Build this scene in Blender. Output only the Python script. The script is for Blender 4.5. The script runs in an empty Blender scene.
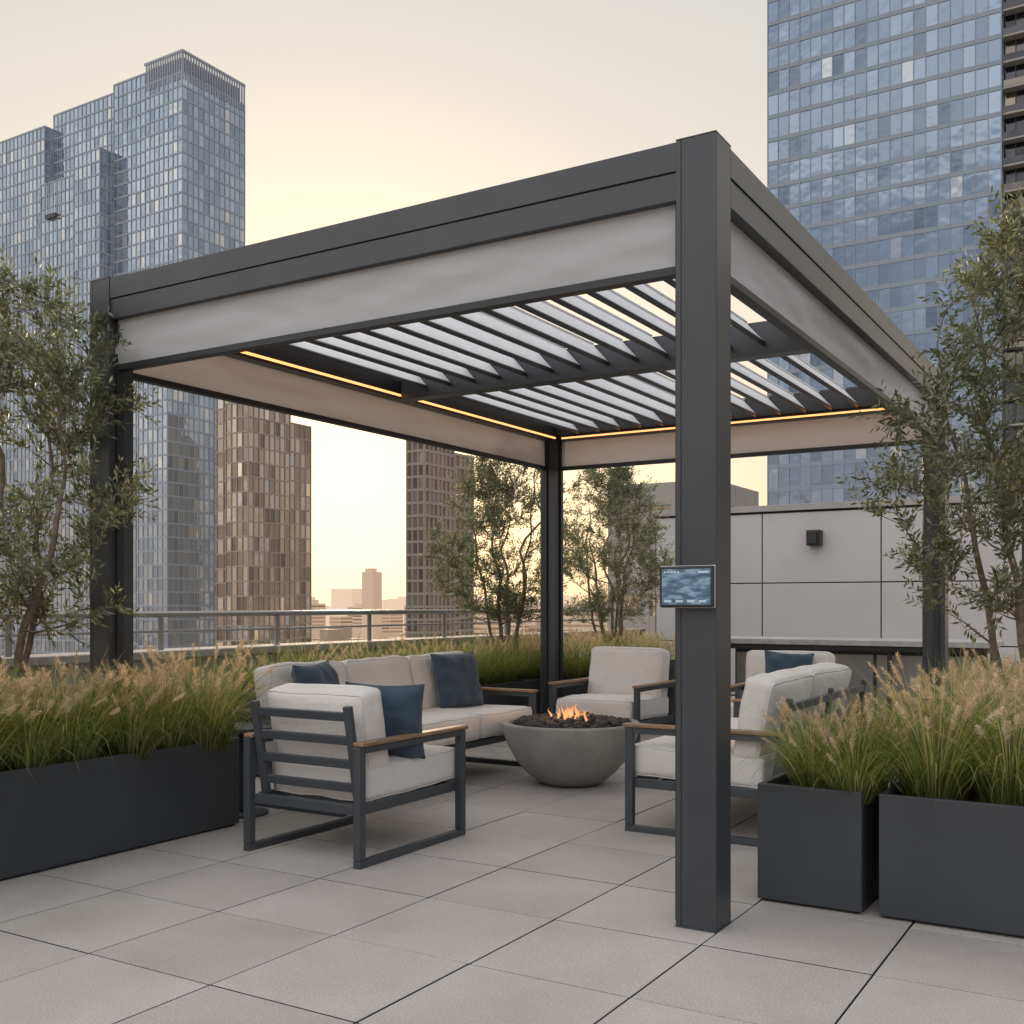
import bpy, math, random
from mathutils import Vector, Matrix, noise
from math import sin, cos, pi, radians, sqrt, atan2
random.seed(7)
scene = bpy.context.scene

# ---------------------------------------------------------------- helpers
class MB:
    def __init__(s):
        s.v = []; s.f = []; s.m = []
    def quad(s, a, b, c, d, m=0):
        i = len(s.v); s.v += [tuple(a), tuple(b), tuple(c), tuple(d)]
        s.f.append((i, i+1, i+2, i+3)); s.m.append(m)
    def tri(s, a, b, c, m=0):
        i = len(s.v); s.v += [tuple(a), tuple(b), tuple(c)]
        s.f.append((i, i+1, i+2)); s.m.append(m)
    def box(s, c, sz, m=0, rot=None):
        i = len(s.v); c = Vector(c)
        for z in (-.5, .5):
            for x, y in ((-.5, -.5), (.5, -.5), (.5, .5), (-.5, .5)):
                p = Vector((x*sz[0], y*sz[1], z*sz[2]))
                if rot is not None: p = rot @ p
                s.v.append(tuple(c+p))
        for q in ((0,3,2,1),(4,5,6,7),(0,1,5,4),(1,2,6,5),(2,3,7,6),(3,0,4,7)):
            s.f.append(tuple(i+k for k in q)); s.m.append(m)
    def bb(s, x0, x1, y0, y1, z0, z1, m=0):
        s.box(((x0+x1)/2, (y0+y1)/2, (z0+z1)/2), (x1-x0, y1-y0, z1-z0), m)
    def tube(s, pts, radii, n=6, m=0, cap=True):
        pts = [Vector(p) for p in pts]
        i0 = len(s.v)
        for k, p in enumerate(pts):
            if k == 0: d = pts[1]-pts[0]
            elif k == len(pts)-1: d = pts[-1]-pts[-2]
            else: d = pts[k+1]-pts[k-1]
            d.normalize()
            a = d.cross(Vector((0.3, 1, 0.1)))
            if a.length < .05: a = d.cross(Vector((1, 0, 0)))
            a.normalize(); b = d.cross(a)
            for j in range(n):
                t = 2*pi*j/n
                s.v.append(tuple(p + (a*cos(t)+b*sin(t))*radii[k]))
        for k in range(len(pts)-1):
            for j in range(n):
                s.f.append((i0+k*n+j, i0+k*n+(j+1) % n, i0+(k+1)*n+(j+1) % n, i0+(k+1)*n+j)); s.m.append(m)
        if cap:
            s.f.append(tuple(i0+(len(pts)-1)*n+j for j in range(n))); s.m.append(m)
    def mesh(s, name, mats, smooth=False):
        me = bpy.data.meshes.new(name)
        me.from_pydata(s.v, [], s.f)
        for mt in mats: me.materials.append(mt)
        me.polygons.foreach_set('material_index', s.m)
        if smooth: me.polygons.foreach_set('use_smooth', [True]*len(s.f))
        me.update()
        return me
    def obj(s, name, mats, parent=None, smooth=False, bevel=0):
        return link(name, s.mesh(name, mats, smooth), parent, bevel)

def link(name, me, parent=None, bevel=0, loc=None, rotz=0, scale=None):
    o = bpy.data.objects.new(name, me)
    scene.collection.objects.link(o)
    if parent: o.parent = parent
    if bevel:
        b = o.modifiers.new('bevel', 'BEVEL'); b.width = bevel; b.segments = 2; b.limit_method = 'ANGLE'
    if loc is not None: o.location = loc
    o.rotation_euler[2] = rotz
    if scale is not None: o.scale = (scale,)*3 if not hasattr(scale, '__len__') else scale
    return o

def group(name, loc=(0, 0, 0), rotz=0):
    e = bpy.data.objects.new(name, None); scene.collection.objects.link(e)
    e.location = loc; e.rotation_euler[2] = rotz; e.empty_display_size = .2
    return e

def nt(name):
    m = bpy.data.materials.new(name); m.use_nodes = True
    t = m.node_tree; b = t.nodes['Principled BSDF']
    return m, t, b

def mixc(t, fac, a, b, mode='MIX'):
    n = t.nodes.new('ShaderNodeMix'); n.data_type = 'RGBA'; n.blend_type = mode
    for s_, v in ((0, fac), (6, a), (7, b)):
        if isinstance(v, bpy.types.NodeSocket): t.links.new(v, n.inputs[s_])
        elif s_ == 0: n.inputs[0].default_value = v
        else: n.inputs[s_].default_value = (*v, 1)
    return n.outputs[2]

def ramp(t, fac, stops):
    r = t.nodes.new('ShaderNodeValToRGB'); e = r.color_ramp.elements
    while len(e) > 1: e.remove(e[-1])
    e[0].position = stops[0][0]; e[0].color = (*stops[0][1], 1)
    for p, c in stops[1:]:
        k = e.new(p); k.color = (*c, 1)
    t.links.new(fac, r.inputs[0]); return r.outputs[0]

def tex_noise(t, scale, detail=4, coord='Object', rough=.6):
    tc = t.nodes.new('ShaderNodeTexCoord'); n = t.nodes.new('ShaderNodeTexNoise')
    n.inputs['Scale'].default_value = scale; n.inputs['Detail'].default_value = detail
    n.inputs['Roughness'].default_value = rough
    t.links.new(tc.outputs[coord], n.inputs['Vector']); return n.outputs['Fac']

def bump(t, b, h, strength, dist=.01, prev=None):
    n = t.nodes.new('ShaderNodeBump'); n.inputs['Strength'].default_value = strength
    n.inputs['Distance'].default_value = dist
    t.links.new(h, n.inputs['Height'])
    if prev: t.links.new(prev, n.inputs['Normal'])
    t.links.new(n.outputs[0], b.inputs['Normal']); return n.outputs[0]

def isl(t):
    return t.nodes.new('ShaderNodeNewGeometry').outputs['Random Per Island']

def simple(name, c1, c2=None, scale=5, rough=.6, metal=0, bstr=0, bscale=200, bdist=.002, spec=.5):
    m, t, b = nt(name)
    if c2 is None: b.inputs['Base Color'].default_value = (*c1, 1)
    else:
        f = ramp(t, tex_noise(t, scale), [(.3, (0, 0, 0)), (.7, (1, 1, 1))])
        t.links.new(mixc(t, f, c1, c2), b.inputs['Base Color'])
    b.inputs['Roughness'].default_value = rough; b.inputs['Metallic'].default_value = metal
    b.inputs['Specular IOR Level'].default_value = spec
    if bstr: bump(t, b, tex_noise(t, bscale, 3), bstr, bdist)
    return m

# ---------------------------------------------------------------- materials
M = {}
M['frame'] = simple('charcoal_powdercoat', (.038, .042, .049), (.048, .053, .060), 3, .38, 0, .15, 900, .0006)
M['framedark'] = simple('dark_aluminium', (.018, .020, .023), None, rough=.45)
M['planter'] = simple('planter_metal', (.032, .037, .044), (.046, .052, .060), 2.2, .5, 0, .1, 500, .0008)
M['chair'] = simple('chair_frame', (.045, .052, .060), (.055, .063, .072), 4, .45)
M['soil'] = simple('soil', (.03, .02, .014), (.06, .045, .03), 30, .95, 0, .8, 60, .02)

m, t, b = nt('cushion_fabric')
f = tex_noise(t, 6, 3)
t.links.new(mixc(t, f, (.62, .59, .56), (.72, .69, .655)), b.inputs['Base Color'])
b.inputs['Roughness'].default_value = .95; b.inputs['Sheen Weight'].default_value = .15
n1 = bump(t, b, tex_noise(t, 600, 2), .4, .0018)
bump(t, b, tex_noise(t, 7, 3), .6, .025, n1)
M['cushion'] = m
m, t, b = nt('pillow_fabric')
t.links.new(mixc(t, tex_noise(t, 9, 3), (.032, .055, .082), (.055, .085, .12)), b.inputs['Base Color'])
b.inputs['Roughness'].default_value = .95; b.inputs['Sheen Weight'].default_value = .2
n1 = bump(t, b, tex_noise(t, 500, 2), .4, .0015)
bump(t, b, tex_noise(t, 10, 3), .5, .02, n1)
M['pillow'] = m

m, t, b = nt('teak')
tc = t.nodes.new('ShaderNodeTexCoord'); mp = t.nodes.new('ShaderNodeMapping')
mp.inputs['Scale'].default_value = (14, 1.2, 14)
t.links.new(tc.outputs['Object'], mp.inputs[0])
w = t.nodes.new('ShaderNodeTexNoise'); w.inputs['Scale'].default_value = 6; w.inputs['Detail'].default_value = 6
t.links.new(mp.outputs[0], w.inputs['Vector'])
t.links.new(ramp(t, w.outputs['Fac'], [(.3, (.17, .095, .05)), (.7, (.34, .22, .13))]), b.inputs['Base Color'])
b.inputs['Roughness'].default_value = .55
M['teak'] = m

m, t, b = nt('paver_stone')
base = ramp(t, isl(t), [(0, (.40, .368, .342)), (.5, (.43, .398, .37)), (1, (.455, .422, .395))])
c = mixc(t, ramp(t, tex_noise(t, 150, 3), [(.3, (0,)*3), (.7, (1,)*3)]), (.74, .74, .74), (1.2, 1.2, 1.2))
c2 = mixc(t, 1.0, base, c, 'MULTIPLY')
c3 = mixc(t, 1.0, c2, ramp(t, tex_noise(t, 1.1, 7), [(.3, (.80, .79, .78)), (.62, (1.05, 1.05, 1.05))]), 'MULTIPLY')
t.links.new(c3, b.inputs['Base Color'])
t.links.new(ramp(t, tex_noise(t, 3, 5), [(.3, (.5,)*3), (.7, (.82,)*3)]), b.inputs['Roughness'])
b.inputs['Specular IOR Level'].default_value = .4
bump(t, b, tex_noise(t, 160, 4), .5, .003)
M['paver'] = m
M['joint'] = simple('paver_bed', (.03, .027, .024), rough=.95)

m, t, b = nt('cast_concrete')
c = mixc(t, ramp(t, tex_noise(t, 5, 8), [(.3, (0,)*3), (.7, (1,)*3)]), (.22, .21, .195), (.33, .315, .295))
c = mixc(t, ramp(t, tex_noise(t, 70, 2), [(.62, (0,)*3), (.68, (.35,)*3)]), c, (.14, .13, .12))
t.links.new(c, b.inputs['Base Color']); b.inputs['Roughness'].default_value = .75
bump(t, b, tex_noise(t, 90, 5), .3, .004)
M['concrete'] = m
M['parapet'] = simple('parapet_concrete', (.30, .285, .27), (.38, .36, .34), 2, .8, 0, .2, 80, .004)
M['panel'] = simple('wall_panel', (.44, .425, .415), (.49, .475, .465), 1.2, .55, 0, .05, 40, .002)
M['rail'] = simple('rail_metal', (.30, .30, .30), rough=.4, metal=.7)
M['stone'] = simple('counter_stone', (.30, .30, .295), (.46, .45, .44), 14, .3)
M['rock'] = simple('lava_rock', (.022, .021, .022), (.05, .047, .045), 20, .8, 0, .8, 80, .01)
M['bark'] = simple('olive_bark', (.12, .09, .065), (.25, .20, .155), 18, .9, 0, .8, 50, .01)

m, t, b = nt('screen_fabric')
b.inputs['Base Color'].default_value = (.52, .525, .545, 1); b.inputs['Roughness'].default_value = .7
bump(t, b, tex_noise(t, 700, 1), .3, .001)
tr = t.nodes.new('ShaderNodeBsdfTranslucent'); tr.inputs['Color'].default_value = (.50, .45, .42, 1)
mx = t.nodes.new('ShaderNodeMixShader'); mx.inputs[0].default_value = .24
t.links.new(b.outputs[0], mx.inputs[1]); t.links.new(tr.outputs[0], mx.inputs[2])
t.links.new(mx.outputs[0], t.nodes['Material Output'].inputs[0])
M['screen'] = m
M['louver'] = simple('louver_white', (.70, .70, .71), (.76, .76, .77), 3, .35)

def emis(name, col, st):
    m, t, b = nt(name)
    b.inputs['Base Color'].default_value = (*col, 1)
    b.inputs['Emission Color'].default_value = (*col, 1); b.inputs['Emission Strength'].default_value = st
    return m
M['led'] = emis('led_warm', (1, .42, .15), 1.9)

# foliage
def leafmat(name, stops, trans, tc_, rough=.5, zgrad=None):
    m, t, b = nt(name)
    c = ramp(t, isl(t), stops)
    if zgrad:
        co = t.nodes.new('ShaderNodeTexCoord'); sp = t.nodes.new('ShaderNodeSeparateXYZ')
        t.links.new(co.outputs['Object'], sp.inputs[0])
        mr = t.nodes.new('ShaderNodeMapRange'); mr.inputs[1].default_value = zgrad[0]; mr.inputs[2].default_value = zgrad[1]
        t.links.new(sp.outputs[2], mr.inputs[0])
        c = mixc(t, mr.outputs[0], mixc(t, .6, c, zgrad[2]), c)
    t.links.new(c, b.inputs['Base Color']); b.inputs['Roughness'].default_value = rough
    tr = t.nodes.new('ShaderNodeBsdfTranslucent')
    t.links.new(mixc(t, 1.0, c, tc_, 'MULTIPLY'), tr.inputs[0])
    mx = t.nodes.new('ShaderNodeMixShader'); mx.inputs[0].default_value = trans
    t.links.new(b.outputs[0], mx.inputs[1]); t.links.new(tr.outputs[0], mx.inputs[2])
    t.links.new(mx.outputs[0], t.nodes['Material Output'].inputs[0])
    return m
M['leaf'] = leafmat('olive_leaf', [(0, (.065, .08, .04)), (.5, (.125, .145, .08)), (.8, (.21, .225, .145)), (1, (.34, .35, .26))], .35, (1.5, 1.45, .9))
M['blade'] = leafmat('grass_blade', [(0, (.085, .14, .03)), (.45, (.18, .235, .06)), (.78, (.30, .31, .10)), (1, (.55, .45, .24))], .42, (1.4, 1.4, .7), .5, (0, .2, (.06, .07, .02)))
M['plume'] = leafmat('grass_plume', [(0, (.48, .38, .25)), (.5, (.68, .56, .39)), (1, (.86, .76, .58))], .45, (1.2, 1.12, 1.0), .8)

# ---------------------------------------------------------------- camera
CX, CY, CH = 1.408, -3.788, 1.22
cam = bpy.data.cameras.new('camera'); co = bpy.data.objects.new('camera', cam)
scene.collection.objects.link(co); scene.camera = co
co.location = (CX, CY, CH)
co.rotation_euler = (radians(90), 0, atan2(.518, .855))
cam.sensor_width = 36; cam.lens = 37.55; cam.shift_y = .0908
cam.clip_end = 20000; cam.clip_start = .05

def site(X, Y):      # survey coordinates (right, ahead of viewpoint) -> terrace coordinates
    return (CX + .855*X - .518*Y, CY + .519*X + .855*Y)

# ---------------------------------------------------------------- terrace
mb = MB(); T = .6
for i in range(-9, 9):
    for j in range(-12, 18):
        g = .0036+random.uniform(-.0005, .0005)
        x0, y0 = i*T+g, j*T-.155+g
        x1, y1 = x0+T-2*g, y0+T-2*g
        x0 = max(x0, -4.9)
        if x1 <= -4.9: continue
        h = random.uniform(-.0012, .0012); c = .0018
        A = [(x0, y0, h-c), (x1, y0, h-c), (x1, y1, h-c), (x0, y1, h-c)]
        B = [(x0+c, y0+c, h), (x1-c, y0+c, h), (x1-c, y1-c, h), (x0+c, y1-c, h)]
        C = [(p[0], p[1], -.02) for p in A]
        k = len(mb.v); mb.v += C+A+B
        for q in range(4):
            r = (q+1) % 4
            mb.f += [(k+q, k+r, k+4+r, k+4+q), (k+4+q, k+4+r, k+8+r, k+8+q)]; mb.m += [1, 0]
        mb.f.append((k+8, k+9, k+10, k+11)); mb.m.append(0)
mb.obj('terrace_pavement', [M['paver'], M['joint']])
e = group('terrace_building')
mb = MB(); mb.bb(-5.3, 5.6, -7.6, 14, -45, -.011, 0)
mb.obj('roof_structure', [M['joint']], e)

e = group('parapet_wall')
mb = MB()
mb.bb(-5.2, -4.92, -7.4, 10.3, 0, .82, 0); mb.bb(-5.24, -4.88, -7.4, 10.3, .82, .88, 0)
mb.bb(-4.9, 5.4, -7.5, -7.2, 0, .86, 0)
mb.bb(5.3, 5.55, -7.2, 13, 0, .86, 0)
mb.bb(.6, 5.3, 12.8, 13, 0, .86, 0)
mb.obj('coping', [M['parapet']], e, bevel=.008)
e = group('guard_rail')
mb = MB()
mb.tube([(-5.06, -7.3, 1.15), (-5.06, 10.2, 1.15)], [.024, .024], 8)
mb.tube([(-5.06, -7.3, 1.02), (-5.06, 10.2, 1.02)], [.01, .01], 6)
y = -7
while y < 10.2:
    mb.box((-5.06, y, 1.01), (.014, .05, .27)); y += 1.25
mb.obj('rail', [M['rail']], e)

# bulkhead wall
e = group('penthouse_wall')
mb = MB()
mb.bb(-4.62, .05, 10.03, 13.5, 0, 2.44, 1)
xs = [-4.6, -3.08, -1.56, -.04+.08]
for a, b_ in zip(xs[:-1], xs[1:]):
    for z0, z1 in ((.02, .72), (.735, 1.50), (1.515, 2.42)):
        mb.bb(a+.008, b_-.008, 10.0, 10.03-.002, z0, z1, 0)
for z0, z1 in ((.02, .72), (.735, 1.50), (1.515, 2.42)):
    mb.bb(.052, .08, 10.05, 11.7, z0, z1, 0); mb.bb(.052, .08, 11.72, 13.4, z0, z1, 0)
mb.bb(-4.66, .10, 9.97, 13.55, 2.45, 2.53, 2)
mb.obj('wall_panels', [M['panel'], M['framedark'], M['parapet']], e, bevel=.004)
e = group('wall_light')
mb = MB(); mb.bb(-2.46, -2.28, 9.86, 9.998, 1.98, 2.18); mb.bb(-2.42, -2.32, 9.83, 9.86, 2.0, 2.16)
mb.obj('lamp_body', [M['framedark']], e, bevel=.01)

# outdoor counter
e = group('outdoor_bar_counter')
mb = MB()
mb.bb(-2.35, .2, 6.1, 6.85, .85, .90, 0)
mb.bb(-2.30, .15, 6.16, 6.8, .80, .848, 1)
for x in (-2.27, -1.47, -.67, .12):
    mb.bb(x-.02, x+.02, 6.2, 6.24, 0, .80, 1)
    mb.bb(x-.02, x+.02, 6.72, 6.76, 0, .80, 1)
mb.bb(-2.2, .06, 6.45, 6.7, .1, .79, 2)
mb.bb(-2.25, .1, 6.2, 6.76, .06, .09, 1)
for i in range(5):
    mb.bb(-2.18+i*.45, -2.18+i*.45+.42, 6.43, 6.448, .14, .76, 3)
mb.obj('counter', [M['stone'], M['framedark'], M['chair'], M['rail']], e, bevel=.004)

# ---------------------------------------------------------------- pergola
PX, PY, PH, S = -3.58, 5.12, 2.98, .16
pg = group('louvered_pergola')
mb = MB()
for (x, y) in ((-S, 0), (PX, 0), (-S, PY-S), (PX, PY-S)):
    mb.bb(x+.006, x+S-.006, y+.006, y+S-.006, 0, PH-.004, 1)
    for (a0, a1) in ((.0, .020), (.0222, S)):
        mb.bb(x+a0, x+a1, y, y+.006-.0005, .006, PH)
        mb.bb(x+a0, x+a1, y+S-.0055, y+S, .006, PH)
    mb.bb(x, x+.0055, y+.0062, y+S-.0062, .006, PH); mb.bb(x+S-.0055, x+S, y+.0062, y+S-.0062, .006, PH)
    mb.bb(x-.004, x+S+.004, y-.004, y+S+.004, 0.001, .006)
    mb.bb(x-.001, x+S+.001, y-.001, y+S+.001, PH+.0005, PH+.006)
mb.obj('posts', [M['frame'], M['framedark']], pg, bevel=.0015)
mb = MB()
def beamset(mb, axis, fixed, sgn, a0, a1):
    def seg(d0, d1, z0, z1, m=0, ea=0):
        p, q = fixed+sgn*d0, fixed+sgn*d1
        lo, hi = min(p, q), max(p, q)
        if axis == 'x': mb.bb(a0+ea, a1-ea, lo, hi, z0, z1, m)
        else: mb.bb(lo, hi, a0+ea, a1-ea, z0, z1, m)
    seg(.004, .13, 2.868, 2.978)
    seg(.010, .13, 2.758, 2.865)
    seg(.132, .22, 2.77, 2.95, 1, .0)
    seg(.035, .085, 2.485, 2.518, 1, .0)
beamset(mb, 'x', 0, 1, PX+S, -S)
beamset(mb, 'x', PY, -1, PX+S, -S)
beamset(mb, 'y', 0, -1, S, PY-S)
beamset(mb, 'y', PX, 1, S, PY-S)
mb.bb(PX+.225, -.225, 2.50, 2.62, 2.73, 2.93, 0)
mb.bb(PX+.225, -.225, .222, .25, 2.79, 2.92, 1); mb.bb(PX+.225, -.225, PY-.25, PY-.222, 2.79, 2.92, 1)
for (x, y) in ((-S-.02, .04), (PX+S, .04), (-S-.02, PY-.08), (PX+S, PY-.08)):
    mb.bb(x, x+.02, y, y+.04, 0.01, 2.757, 1)
for (x, y) in ((-.08, S), (-.08, PY-S-.02), (PX+.04, S), (PX+.04, PY-S-.02)):
    mb.bb(x, x+.04, y, y+.02, 0.01, 2.757, 1)
mb.obj('beams', [M['frame'], M['framedark']], pg, bevel=.002)
mb = MB()
th = radians(48); R = Matrix.Rotation(th, 3, 'Y')
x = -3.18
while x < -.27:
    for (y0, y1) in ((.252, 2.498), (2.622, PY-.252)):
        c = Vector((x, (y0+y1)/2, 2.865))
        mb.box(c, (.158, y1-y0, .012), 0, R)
        mb.box(c+R@Vector((.0875, 0, -.006)), (.016, y1-y0-.004, .028), 1, R)  # dark lip strip, stands in for the shade between blades
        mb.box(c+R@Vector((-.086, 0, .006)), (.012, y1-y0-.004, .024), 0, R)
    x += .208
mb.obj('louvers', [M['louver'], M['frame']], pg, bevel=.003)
def screen(name, p0, p1, seed):
    mb = MB(); nx, nz = 70, 8
    p0 = Vector(p0); p1 = Vector(p1); d = (p1-p0); nrm = Vector((-d.y, d.x, 0)).normalized()
    for j in range(nz+1):
        for i in range(nx+1):
            u, w_ = i/nx, j/nz
            q = p0+d*u; z = 2.519+(2.757-2.519)*w_
            amp = .010*(sin(pi*w_)) * (noise.noise(Vector((u*7+seed, w_*2, seed)))+.6*noise.noise(Vector((u*23+w_*6, w_*3, seed))))
            q = q+nrm*amp*2.2
            mb.v.append((q.x, q.y, z))
    for j in range(nz):
        for i in range(nx):
            a = j*(nx+1)+i; mb.f.append((a, a+1, a+nx+2, a+nx+1)); mb.m.append(0)
    mb.obj(name, [M['screen']], pg, smooth=True)
screen('front_screen', (PX+S, .045, 0), (-S, .045, 0), 1)
screen('side_screen', (-.06, S, 0), (-.06, PY-S, 0), 2)
screen('rear_screen', (PX+S, PY-.06, 0), (-S, PY-.06, 0), 3)
screen('side_screen_2', (PX+.06, S, 0), (PX+.06, PY-S, 0), 4)
mb = MB()
mb.bb(PX+.205, PX+.222, .26, PY-.26, 2.756, 2.768)
mb.bb(PX+.26, -.26, PY-.222, PY-.205, 2.756, 2.768)
mb.obj('led_strip', [M['led']], pg)

# tablet on post
e = group('wall_tablet', (-.098, -.045, 1.288), radians(-6))
mb = MB(); mb.box((0, 0, 0), (.225, .014, .155))
mb.obj('case', [M['framedark']], e, bevel=.006)
mb = MB(); mb.box((0, .0155, 0), (.09, .016, .09))
mb.obj('bracket', [M['rail']], e)
mb = MB(); mb.box((0, .0065, 0), (.229, .006, .159))
mb.obj('bezel', [simple('bezel_silver', (.55, .56, .58), rough=.3, metal=.8)], e, bevel=.003)
m, t, b = nt('tablet_screen')
tc = t.nodes.new('ShaderNodeTexCoord'); mp = t.nodes.new('ShaderNodeMapping'); mp.inputs['Rotation'].default_value = (0, radians(35), 0)
mp.inputs['Scale'].default_value = (8, 8, 30); t.links.new(tc.outputs['Object'], mp.inputs[0])
nz_ = t.nodes.new('ShaderNodeTexNoise'); nz_.inputs['Scale'].default_value = 2; nz_.inputs['Detail'].default_value = 7; t.links.new(mp.outputs[0], nz_.inputs['Vector'])
c = ramp(t, nz_.outputs['Fac'], [(.35, (.02, .045, .075)), (.5, (.05, .095, .15)), (.6, (.13, .20, .26)), (.75, (.07, .12, .18))])
t.links.new(c, b.inputs['Base Color']); t.links.new(c, b.inputs['Emission Color'])
b.inputs['Emission Strength'].default_value = .7; b.inputs['Roughness'].default_value = .12
mb = MB(); mb.quad((-.101, -.0075, -.066), (.101, -.0075, -.066), (.101, -.0075, .066), (-.101, -.0075, .066))
mb.obj('screen', [m], e)
ui = emis('screen_widgets', (.35, .45, .52), .35)
mb = MB()
for k in range(5): mb.bb(-.092+k*.014, -.083+k*.014, -.0086, -.0080, .052, .058)
mb.bb(.05, .092, -.0086, -.0080, .050, .058)
for k in range(4): mb.bb(-.09+k*.048, -.06+k*.048, -.0086, -.0080, -.058, -.050)
mb.obj('screen_widgets', [ui], e)

# ---------------------------------------------------------------- furniture
def cushion_mesh(name, sx, sy, sz, r=.045, puff=(.02, .02, .02), seed=0, n=14, seam='y'):
    V = []; F = []; idx = {}
    hx, hy, hz = sx/2, sy/2, sz/2
    rr = min(r, hx*.95, hy*.95, hz*.95)
    def wob(p):
        return p+noise.noise_vector(Vector((p.x*6+seed*3.1, p.y*6, p.z*6)))*.010
    def P(i, j, k):
        key = (i, j, k)
        if key in idx: return idx[key]
        u, v, w_ = 2*i/n-1, 2*j/n-1, 2*k/n-1
        f = lambda q: math.copysign(1-(1-abs(q))**1.6, q)
        u, v, w_ = f(u), f(v), f(w_)
        p = Vector((u*hx, v*hy, w_*hz))
        c = Vector((max(-hx+rr, min(hx-rr, p.x)), max(-hy+rr, min(hy-rr, p.y)), max(-hz+rr, min(hz-rr, p.z))))
        d = p-c
        if d.length > 1e-6: p = c+d.normalized()*rr
        p.x += math.copysign(1, u)*(abs(u) > .98)*puff[0]*(1-v*v)*(1-w_*w_)
        p.y += math.copysign(1, v)*(abs(v) > .98)*puff[1]*(1-u*u)*(1-w_*w_)
        p.z += math.copysign(1, w_)*(abs(w_) > .98)*puff[2]*(1-u**4)*(1-v**4)
        idx[key] = len(V); V.append(tuple(wob(p))); return idx[key]
    for a in range(n):
        for b_ in range(n):
            for k in (0, n):
                q = [P(a, b_, k), P(a+1, b_, k), P(a+1, b_+1, k), P(a, b_+1, k)]; F.append(q if k else q[::-1])
                q = [P(a, k, b_), P(a+1, k, b_), P(a+1, k, b_+1), P(a, k, b_+1)]; F.append(q[::-1] if k else q)
                q = [P(k, a, b_), P(k, a+1, b_), P(k, a+1, b_+1), P(k, a, b_+1)]; F.append(q if k else q[::-1])
    mb = MB()
    cr = .71*rr
    for s_ in (-1, 1):
        A, B = (hx, hz) if seam == 'y' else (hx, hy)
        A -= .27*rr; B -= .27*rr; O = (hy if seam == 'y' else hz)-.27*rr
        loop = []
        for (sx_, sy_, a0) in ((1, 1, 0), (-1, 1, 90), (-1, -1, 180), (1, -1, 270)):
            for q in range(5):
                an = radians(a0+q*22.5); loop.append((sx_*(A-cr)+cr*cos(an), sy_*(B-cr)+cr*sin(an)))
        pts = []
        for i in range(len(loop)):
            p0, p1 = loop[i], loop[(i+1) % len(loop)]
            m_ = max(1, int(math.hypot(p1[0]-p0[0], p1[1]-p0[1])/.04))
            for q in range(m_):
                a = p0[0]+(p1[0]-p0[0])*q/m_; b2 = p0[1]+(p1[1]-p0[1])*q/m_
                v = Vector((a, s_*O, b2)) if seam == 'y' else Vector((a, b2, s_*O))
                pts.append(wob(v))
        pts.append(pts[0])
        mb.tube(pts, [.0042]*len(pts), 5, 0, False)
    off = len(V); V += mb.v; F += [[off+i for i in f] for f in mb.f]
    me = bpy.data.meshes.new(name); me.from_pydata(V, [], F)
    me.polygons.foreach_set('use_smooth', [True]*len(F)); me.materials.append(M['cushion']); me.update()
    return me

def pillow_mesh(s=.42, th=.15, seed=0):
    n = 18; V = []; F = []
    for side in (1, -1):
        for j in range(n+1):
            for i in range(n+1):
                u, v = 2*i/n-1, 2*j/n-1
                pin = 1 - .08*((1-u*u)*(abs(v))**3+(1-v*v)*(abs(u))**3)
                tk = th/2*max(0, (1-u**4))**.55*max(0, (1-v**4))**.55
                x, z = u*s/2*pin, v*s/2*pin
                y = side*tk+.022*noise.noise(Vector((u*3+seed, v*3, side)))*(tk > .003)
                V.append((x, y, z))
    N = (n+1)**2
    for j in range(n):
        for i in range(n):
            a = j*(n+1)+i
            F.append((a, a+n+1, a+n+2, a+1)); F.append((N+a, N+a+1, N+a+n+2, N+a+n+1))
    me = bpy.data.meshes.new('pillow'); me.from_pydata(V, [], F)
    me.polygons.foreach_set('use_smooth', [True]*len(F)); me.materials.append(M['pillow']); me.update()
    return me

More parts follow.
